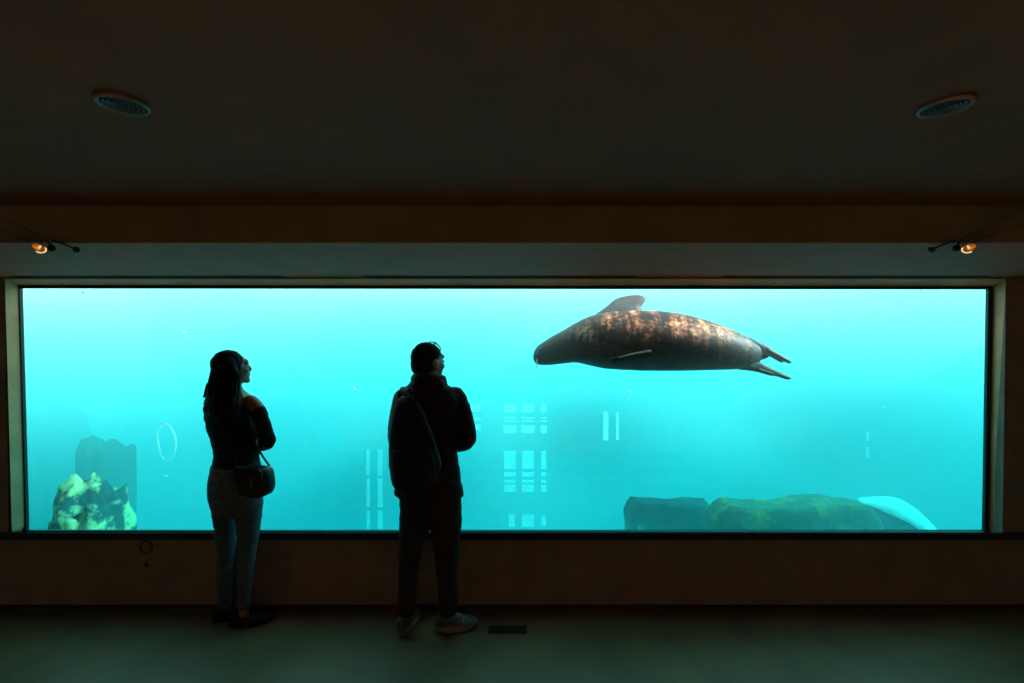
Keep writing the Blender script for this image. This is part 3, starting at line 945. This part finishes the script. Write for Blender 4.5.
def shoe(parent, pos, th, Ls, mu, ms, ml, base, low=False, wide=1.0, name='shoe'):
    """pos = ground point under the ankle"""
    rot = Euler((0, 0, -R(th))).to_matrix()
    bm = bmesh.new()
    H = .078 if low else .108
    prof = [(-.075, .022, .030, .8 * H), (-.066, .032, .030, .95 * H), (-.04, .036, .028, H), (.0, .037, .028, H * .98), (.03, .038, .028, H * .82),
            (.065, .042, .027, H * .66), (.105, .047, .026, .062), (.145, .046, .025, .054), (.175, .036, .024, .046), (.192, .018, .024, .036)]
    prof = [(a * Ls / .27, b * wide, c_, d) for a, b, c_, d in prof]
    rings = []
    for y, w, z0, z1 in catmull(prof, 3):
        ring = []
        for q in range(20):
            a = 2 * math.pi * q / 20
            ca, sa = math.cos(a), math.sin(a)
            zz = (z0 + z1) / 2 + (z1 - z0) / 2 * sa
            ww = w * ca * (1 if sa < 0 else (1 - .35 * sa ** 2))
            ring.append(rot @ Vector((ww, y, zz)) + pos - base)
        rings.append(ring)
    loft(bm, rings)
    up = obj(name, bm, mu, parent, True)
    bm = bmesh.new(); rings = []
    for z, g in ((0.001, .93), (.006, 1.0), (.020, 1.03), (.032, .99)):
        ring = []
        for q in range(36):
            a = 2 * math.pi * q / 36
            y = (.058 + .140 * math.sin(a)) * Ls / .27
            w = (.043 + .008 * math.sin(a) - .006 * math.cos(2 * a + math.pi)) * wide
            ring.append(rot @ Vector((w * math.cos(a) * g, y + (g - 1) * .1 * math.sin(a), z + (.008 if y > .15 and z < .02 else 0))) + pos - base)
        rings.append(ring)
    loft(bm, rings)
    obj('sole', bm, ms, up, True)
    if ml:
        bm = bmesh.new()
        for q in range(5):
            y = .035 + q * .017; zt = H * (.86 - q * .085) + .004
            tube(bm, [(*(rot @ Vector((-.022, y, zt - .008)) + pos - base), .0025), (*(rot @ Vector((0, y + .006, zt + .002)) + pos - base), .003),
                      (*(rot @ Vector((.022, y, zt - .008)) + pos - base), .0025)], 2, 6)
        obj('laces', bm, ml, up, True)
        for s in (-1, 1):
            for q in range(3):
                bm = bmesh.new()
                y = .01 + q * .03
                tube(bm, [(*(rot @ Vector((s * .038, y, .040)) + pos - base), .003), (*(rot @ Vector((s * .033, y + .020, .062)) + pos - base), .003)], 1, 6)
                obj('side_stripe', bm, ml, up, True)
    return up

# ------------------------------------------------------------ the man
YM = 2.745
mb = Vector((at(427, 600, YM).x, YM, 0))
TM, KM = 14, .62
bm = bmesh.new()
column(bm, [(408, 449, 392, YM), (402, 456, 402, YM), (404, 452, 430, YM), (404, 453, 455, YM), (402, 457, 480, YM), (402, 458, 505, YM)], TM, KM, mb, shrink=.90)
MLEG = [(400, 430, 505, YM), (399.5, 429.8, 527, YM), (398.5, 421.5, 553, YM), (398.3, 418, 575, YM), (398, 416, 595, YM), (397.5, 415.5, 608, YM)]
MLEG2 = [(430, 461, 505, YM), (430.4, 461.5, 527, YM), (434, 459, 553, YM), (436.5, 457, 575, YM), (438, 457.5, 595, YM), (438, 457, 608, YM)]
for rows in (MLEG, MLEG2):
    column(bm, rows, TM, .95, mb, shrink=.74)
    a = rows[-1]; limb(bm, [((a[0] + a[1]) / 2, 603, YM, .032), ((a[0] + a[1]) / 2, 612, YM + .01, .026), ((a[0] + a[1]) / 2 + 1, 618, YM + .025, .024)], mb)
limb(bm, [(456, 398, YM, .052), (461, 418, YM - .01, .046), (466, 438, YM + .0, .042), (456, 444, YM + .12, .036), (443, 443, YM + .19, .028)], mb)
limb(bm, [(402, 398, YM, .052), (397, 418, YM, .046), (395, 440, YM + .02, .042), (408, 446, YM + .12, .036), (421, 445, YM + .19, .028)], mb)
hand(bm, at(443, 443, YM + .19) - mb, Vector((-1, .12, -.1)), Vector((0, -1, 0)), 1)
hand(bm, at(421, 445, YM + .19) - mb, Vector((1, .22, -.1)), Vector((0, -1, 0)), -1)
limb(bm, [(428, 366, YM + .0, .058), (428, 378, YM - .0, .058), (429, 390, YM, .075)], mb)
hc = at(428.4, 362.5, YM + .01) - mb
HP, HE = head(bm, hc, 42, 2, 1.07, True)
man = fused('person', bm, M['skin'], None, .0075, 4)
man.location = mb
tag(man, 'man in dark jacket and loose trousers seen from behind, hands joined, watching the seal', 'person')
face_bits(man, HP, HE, 1.07)
# hair: cropped
bm = bmesh.new()
ellipsoid(bm, HP(0, -.014, .030), (.078, .0965, .0895), HE, 32, 24)
ellipsoid(bm, HP(0, -.036, -.012), (.073, .072, .068), HE, 32, 24)
hr = fused('hair', bm, M['hair'], man, .006, 3,
           warp=lambda p, n: p + n * (.003 * noise.noise(p * 60)))
# jacket
bm = bmesh.new()
column(bm, [(412.5, 443, 380, YM - .01), (408, 448.5, 385, YM - .005), (402, 455, 389, YM), (398, 460, 396, YM), (399, 459.5, 408, YM), (401, 456, 425, YM), (401, 456, 442, YM),
            (399.5, 458.5, 458, YM), (397.5, 461, 474, YM), (395, 462.5, 486, YM), (394, 463, 493, YM)], TM, .66, mb, fold=.05, seed=2)
limb(bm, [(455, 396.5, YM, .060), (459.5, 407, YM, .062), (463.5, 421, YM - .01, .060), (467.3, 436, YM - .005, .057), (462, 443.5, YM + .07, .051), (449, 444, YM + .17, .042)], mb)
limb(bm, [(404, 397, YM, .056), (402, 407, YM, .058), (400.5, 421, YM, .056), (400, 438, YM + .02, .054), (402, 446, YM + .08, .050), (416, 446, YM + .17, .042)], mb)
# hood rolled round the neck
limb(bm, [(415.5, 380, YM + .02, .030), (418, 378, YM - .07, .034), (428, 379.5, YM - .10, .038), (439, 380, YM - .06, .034), (442.5, 381, YM + .02, .028), (436, 383, YM + .09, .024), (421, 383, YM + .09, .024), (415.5, 380, YM + .02, .030)], mb, sub=6)
limb(bm, [(418, 386, YM - .10, .034), (428, 390, YM - .11, .040), (439, 386, YM - .10, .034)], mb)
def wrinkle(p, n):
    d = noise.noise(Vector((p.x * 16, p.y * 16, p.z * 34))) * .6 + noise.noise(Vector((p.x * 7 + 4, p.y * 7, p.z * 13))) * .4
    return p + n * d * .008
jk = fused('jacket', bm, M['jacket'], man, .009, 4, warp=wrinkle)
# hem band and cuffs
bm = bmesh.new()
column(bm, [(394.2, 462.8, 489.5, YM), (393.6, 463.6, 491, YM), (393.6, 463.6, 494, YM), (395.5, 461.5, 495, YM)], TM, .66, mb, sub=2)
obj('hem_band', bm, M['jacket'], jk, True)
# trousers
bm = bmesh.new()
column(bm, [(401, 458, 484, YM), (399, 461, 492, YM), (398.6, 461.5, 505, YM), (399.5, 461.5, 520, YM), (405, 455, 518, YM)], TM, .62, mb, fold=.03)
for rows in (MLEG, MLEG2):
    column(bm, rows, TM, .95, mb, fold=.09, seed=rows[0][0])
tr_ = fused('trousers', bm, M['trouser'], man, .0085, 3, warp=wrinkle)
for cx in (407, 447.3):
    bm = bmesh.new()
    column(bm, [(cx - 8.4, cx + 8.6, 605, YM), (cx - 9.6, cx + 9.8, 608, YM), (cx - 9.4, cx + 9.6, 612, YM), (cx - 8, cx + 8, 613, YM)], TM, .98, mb, sub=2, fold=.05)
    obj('trouser_cuff', bm, M['trouser'], tr_, True)
shoe(man, Vector((at(405.5, 630, 2.765).x, 2.765, 0)), 8, .255, M['shoe_grey'], M['shoe_sole'], M['lace'], mb, name='shoe', wide=1.12)
shoe(man, Vector((at(447.5, 630, 2.765).x, 2.765, 0)), 74, .250, M['shoe_grey'], M['shoe_sole'], M['lace'], mb, name='shoe', wide=1.12)

# glasses pushed up on his head
gl_ = empty('eyeglasses', mb + HP(0, .055, .108))
tag(gl_, 'thin framed glasses pushed up on top of the man\'s head', 'glasses')
g0 = HP(0, .055, .108)
for s in (-1, 1):
    bm = bmesh.new()
    cx = s * .026
    pts = []
    for q in range(17):
        a = 2 * math.pi * q / 16
        gx, gy = cx + .021 * math.cos(a), .047 + .016 * math.sin(a)
        gz = .030 + .0895 * math.sqrt(max(.03, 1 - (gx / .078) ** 2 - ((gy + .014) / .0965) ** 2)) + .007
        pts.append((*(HP(gx, gy, gz) - g0), .0032))
    tube(bm, pts, 1, 6, round_ends=False)
    obj('lens_rim', bm, M['lens'], gl_, True)
    bm = bmesh.new()
    tube(bm, [(*(HP(s * .047, .047, .083) - g0), .003), (*(HP(s * .070, .03, .066) - g0), .003), (*(HP(s * .081, -.02, .020) - g0), .0025)], 4, 6)
    obj('temple', bm, M['lens'], gl_, True)
bm = bmesh.new()
tube(bm, [(*(HP(-.006, .047, .105) - g0), .0025), (*(HP(0, .048, .107) - g0), .0025), (*(HP(.006, .047, .105) - g0), .0025)], 2, 6)
obj('bridge', bm, M['lens'], gl_, True)

# backpack on his back, over the left shoulder
YP = YM - .205
pb = at(414, 488, YP)
bm = bmesh.new()
rows = [(402, 416, 396, YP + .05), (396, 420, 402, YP + .03), (392.5, 425, 414, YP + .01), (390.5, 431, 428, YP), (389, 436, 442, YP), (388, 441, 458, YP - .005), (388.5, 440.5, 468, YP - .005), (390, 436, 479, YP), (393, 428, 487, YP + .01), (398, 420, 490.5, YP + .02)]
column(bm, rows, 8, .50, pb, fold=.05, seed=7)
pack = fused('backpack', bm, M['pack'], None, .008, 3, warp=lambda p, n: p + n * .004 * noise.noise(p * 18))
pack.location = pb
tag(pack, 'dark backpack worn on the back of the standing man', 'backpack')
bm = bmesh.new()
column(bm, [(394, 430, 450, YP - .055), (391.5, 434, 455, YP - .06), (391.5, 435, 468, YP - .06), (394, 430, 479, YP - .055), (398, 424, 484, YP - .045)], 8, .28, pb)
obj('front_pocket', bm, M['pack'], pack, True)
bm = bmesh.new()
arc = [(413, 399), (417, 404), (422, 415), (428, 429), (433, 442), (437, 457), (436.5, 468), (432, 478), (425, 486)]
tube(bm, [(*(at(a, b, YP - .035) - pb), .004) for a, b in arc], 4, 8)
obj('zip_piping', bm, M['pack_trim'], pack, True)
bm = bmesh.new()
tube(bm, [(*(at(404, 400, YP + .04) - pb), .006), (*(at(408, 394, YP + .03) - pb), .006), (*(at(412, 400, YP + .04) - pb), .006)], 5, 8)
obj('grab_handle', bm, M['pack_trim'], pack, True)
for px0, pxm in ((404, 405), (427, 430)):
    bm = bmesh.new()
    u = [(px0 + 3, 404, YP + .05, .010, .004), (pxm, 391.5, YM - .09, .020, .005), (pxm - 1, 387.3, YM, .022, .005), (pxm - 1, 394, YM + .075, .022, .005), (pxm - 2, 412, YM + .112, .020, .005),
         (pxm - 5, 440, YM + .115, .014, .004), (pxm - 14, 455, YM + .06, .012, .004)]
    rr = catmull(u, 4)
    tube(bm, [(*(at(a, b, Y) - pb), r1, r2) for a, b, Y, r1, r2 in rr], 1, 10)
    obj('shoulder_strap', bm, M['pack'], pack, True)

# ------------------------------------------------------------ the woman
YWm = 2.84
wb = Vector((at(232, 600, YWm).x, YWm, 0))
TW, KW = 32, .70
bm = bmesh.new()
column(bm, [(220, 246, 391, YWm), (210, 254, 397, YWm), (207, 257, 404, YWm), (208, 257, 416, YWm), (211, 261, 432, YWm), (215, 260.5, 448, YWm), (216, 257, 458, YWm), (212, 261, 472, YWm),
            (209, 262.5, 486, YWm), (210, 262.5, 498, YWm)], TW, KW, wb, shrink=.93)
YL, YR2 = YWm + .04, YWm - .035
WLEG = [(208.5, 238, 500, YWm + .03), (212.5, 237.5, 520, YWm + .04), (215, 237, 540, YL), (215.5, 235, 558, YL), (215.7, 233.8, 575, YL), (217, 233, 592, YL), (218.5, 232.5, 603, YL)]
WLEG2 = [(232, 264, 500, YR2), (235, 262, 520, YR2), (236.8, 259, 540, YR2), (237.3, 255.8, 558, YR2), (236.8, 253.8, 575, YR2), (236, 252, 592, YR2), (236, 251, 604, YR2)]
for rows in (WLEG, WLEG2):
    column(bm, rows, TW, .95, wb, shrink=.88)
    a = rows[-1]; cc = (a[0] + a[1]) / 2
    limb(bm, [(cc, 598, a[3], .036), (cc, 607, a[3], .031), (cc + .5, 612, a[3] + .004, .029), (cc + 1, 617, a[3] + .012, .026)], wb)
limb(bm, [(250.5, 401.5, YWm - .07, .040), (257.5, 409, YWm - .085, .040), (263, 425, YWm - .09, .036), (268, 441, YWm - .06, .034), (261, 445, YWm + .03, .029), (253, 442, YWm + .12, .023)], wb)
limb(bm, [(211, 402, YWm + .09, .040), (211, 415, YWm + .10, .037), (216, 438, YWm + .13, .033), (228, 443, YWm + .16, .029), (238, 441, YWm + .17, .023)], wb)
hand(bm, at(253, 442, YWm + .12) - wb, Vector((-.8, .35, .15)), Vector((-.3, -.9, 0)), 1, .9)
hand(bm, at(238, 441, YWm + .17) - wb, Vector((1, -.1, .1)), Vector((.2, -1, 0)), -1, .9)
limb(bm, [(233, 378, YWm - .0, .046), (233, 386, YWm, .046), (233.5, 393, YWm, .062)], wb)
wc = at(232.2, 368.7, YWm + .0) - wb
WP, WE = head(bm, wc, 52, 8, .99)
woman = fused('person', bm, M['skin'], None, .0065, 3)
woman.location = wb
tag(woman, 'woman with long dark hair in black off-shoulder top and blue jeans, looking right', 'person')
face_bits(woman, WP, WE, .99)
# hair
bm = bmesh.new()
ellipsoid(bm, WP(0, -.020, .030), (.081, .091, .088), WE, 32, 24)
column(bm, [(213.5, 236, 358, YWm - .02), (211, 238, 366, YWm - .035), (209.5, 238.5, 376, YWm - .05), (208, 240, 386, YWm - .07), (206.5, 242, 394, YWm - .09), (205, 244, 402, YWm - .105),
            (207, 242, 412, YWm - .115), (212, 238, 420, YWm - .11), (219, 232, 426, YWm - .10)], 40, .62, wb, fold=.04)
limb(bm, [(209, 385, YWm - .02, .018), (206.5, 393, YWm - .02, .013), (202.5, 398.6, YWm - .02, .003)], wb)
def strands(p, n):
    return p + n * .004 * noise.noise(Vector((p.x * 70, p.y * 70, p.z * 9)))
def hairline(p, n):
    q = strands(p, n)
    return q
hw_ = fused('hair', bm, M['hair'], woman, .006, 3, warp=hairline)
bm = bmesh.new()
random.seed(3)
for q in range(26):
    a0 = random.uniform(209, 240); L0 = random.uniform(408, 428)
    dx = random.uniform(-2.2, .8)
    limb(bm, [(a0 * .35 + 223 * .65, 360, YWm - .085, .0035), (a0, 378, YWm - .115, .004), (a0 + dx * .4, 392, YWm - .165, .004), (a0 * .8 + 45 + dx, L0, YWm - .170, .0015)], wb, n=5, sub=3)
obj('loose_strands', bm, M['hair'], hw_, True)
# top, leaving the shoulders bare
bm = bmesh.new()
column(bm, [(209, 256.5, 402.5, YWm), (206, 258, 406, YWm), (205.5, 258.5, 415, YWm), (207.5, 263.5, 430, YWm), (211.5, 264.5, 443, YWm), (213.3, 260.5, 454, YWm), (212, 260, 463, YWm), (210.5, 261.5, 469, YWm)],
       TW, .74, wb, fold=.02)
limb(bm, [(258.8, 411.5, YWm - .085, .044), (262.0, 421, YWm - .09, .043), (266, 433, YWm - .08, .041), (268.6, 441.6, YWm - .055, .039), (262, 445.5, YWm + .03, .033), (255, 442.6, YWm + .10, .027)], wb)
limb(bm, [(211, 409, YWm + .09, .044), (211.5, 419, YWm + .10, .040), (216.5, 438, YWm + .13, .037), (228, 443, YWm + .16, .032), (236, 441, YWm + .17, .027)], wb)
tp = fused('top', bm, M['black_knit'], woman, .0075, 4, warp=lambda p, n: p + n * .005 * noise.noise(Vector((p.x * 15, p.y * 15, p.z * 28))))
# jeans
bm = bmesh.new()
column(bm, [(212, 260.5, 463, YWm), (209.3, 261.8, 470, YWm), (207.4, 263, 480, YWm), (207, 264, 490, YWm), (208.4, 264, 500, YWm + .01), (213, 260, 511, YWm + .02)], TW, .74, wb)
for rows in (WLEG, WLEG2):
    column(bm, rows, TW, .97, wb, fold=.035, seed=rows[0][0])
jn = fused('jeans', bm, M['denim'], woman, .0075, 3, warp=lambda p, n: p + n * .0045 * noise.noise(Vector((p.x * 12, p.y * 12, p.z * 55))))
bm = bmesh.new()
column(bm, [(211.5, 261, 464, YWm), (210.4, 262, 465, YWm), (209.6, 262.6, 470, YWm), (210.5, 261.5, 471, YWm)], TW, .755, wb, sub=1)
obj('waistband', bm, M['denim'], jn, True)
for rows in (WLEG, WLEG2):
    a = rows[-1]; q_ = (a[0] + a[1]) / 2
    bm = bmesh.new()
    column(bm, [(q_ - 6.6, q_ + 6.6, 601, a[3]), (q_ - 8.2, q_ + 8.2, 602, a[3]), (q_ - 8.2, q_ + 8.2, 606, a[3]), (q_ - 6.6, q_ + 6.6, 607, a[3])], TW, .97, wb, sub=2)
    obj('rolled_hem', bm, M['denim'], jn, True)
shoe(woman, Vector((at(226.0, 620, YL).x, YL - .01, 0)), 52, .225, M['shoe_black'], M['shoe_black'], None, wb, low=True)
shoe(woman, Vector((at(243, 620, YR2 + .01).x, YR2 + .01, 0)), 72, .242, M['shoe_black'], M['shoe_black'], None, wb, low=True)

# handbag on her right hip
YB_ = 2.60
hb = at(255, 481, YB_)
e = empty('handbag', hb, -R(18)); tag(e, 'small black shoulder bag with gold fittings hanging at the woman\'s right hip', 'handbag')
def hbx(px, py, dy=0.0):
    v = at(px, py, YB_) - hb
    v = Vector((v.x * .93, 0, v.z)); v.y += dy
    return v
def bag_outline(sc=1.0, top=0):
    pts = [(235.5, 470), (240, 467), (255, 466), (270, 467), (274, 471), (276, 480), (275.5, 488), (271, 493.5), (263, 496), (248, 496), (238.5, 494), (234.5, 488), (233.8, 479)]
    pts = catmull(pts + [pts[0]], 3)[:-1]
    return [hbx(255 + (a - 255) * sc, 481 + (b - 481) * sc) for a, b in pts]
bm = bmesh.new()
loft(bm, [[p + Vector((0, y, 0)) for p in bag_outline(s_)] for y, s_ in ((-.045, .80), (-.043, .92), (-.032, .99), (0, 1.0), (.032, .99), (.043, .92), (.045, .8))])
obj('bag_body', bm, M['leather'], e, True)
bm = bmesh.new()
fl = [hbx(a, b) for a, b in ((236, 468), (240, 465.8), (255, 465), (270, 465.8), (274, 469), (274.5, 478), (270, 484), (262, 487), (255, 488), (246, 487), (239, 484), (235.5, 478))]
loft(bm, [[Vector((p.x * s_, y, (p.z - .02) * s_ + .02)) for p in fl] for y, s_ in ((-.052, .9), (-.054, .97), (-.049, 1.0), (-.044, 1.0))])
obj('flap', bm, M['leather'], e, True)
def bagtube(name, pts, r, m, par=e, sub=3):
    bm = bmesh.new()
    tube(bm, [(*hbx(a, b, d), r) for a, b, d in pts], sub, 8)
    return obj(name, bm, m, par, True)
bagtube('clasp', [(258.5, 475, -.058), (261.5, 480, -.058), (261.8, 485, -.057)], .0022, M['gold'])
bagtube('clasp', [(264.5, 475, -.058), (261.8, 480, -.058)], .0022, M['gold'])
bagtube('strap_ring', [(236, 469, -.046), (238.5, 471.5, -.05), (237.5, 475, -.05), (239.5, 480, -.05)], .0024, M['gold'])
bagtube('strap_ring', [(268, 467, 0), (270, 465, 0), (272, 467, 0)], .0024, M['gold'])
bm = bmesh.new()
inv = Matrix.Rotation(R(18), 3, 'Z')
st = [(269.5, 466, 2.60), (266, 461, 2.62), (262, 455, 2.66), (257, 445, 2.70), (254, 430, 2.86), (246, 412, 3.0), (228, 398, 2.98), (219, 393, 2.90), (214, 398, 2.78), (219, 415, 2.715), (228, 440, 2.68), (235, 458, 2.66), (236.5, 468, 2.62)]
tube(bm, [(*(inv @ (at(a, b, Y) - hb)), .007, .0022) for a, b, Y in catmull(st, 4)], 1, 8)
obj('shoulder_strap', bm, M['leather'], e, True)
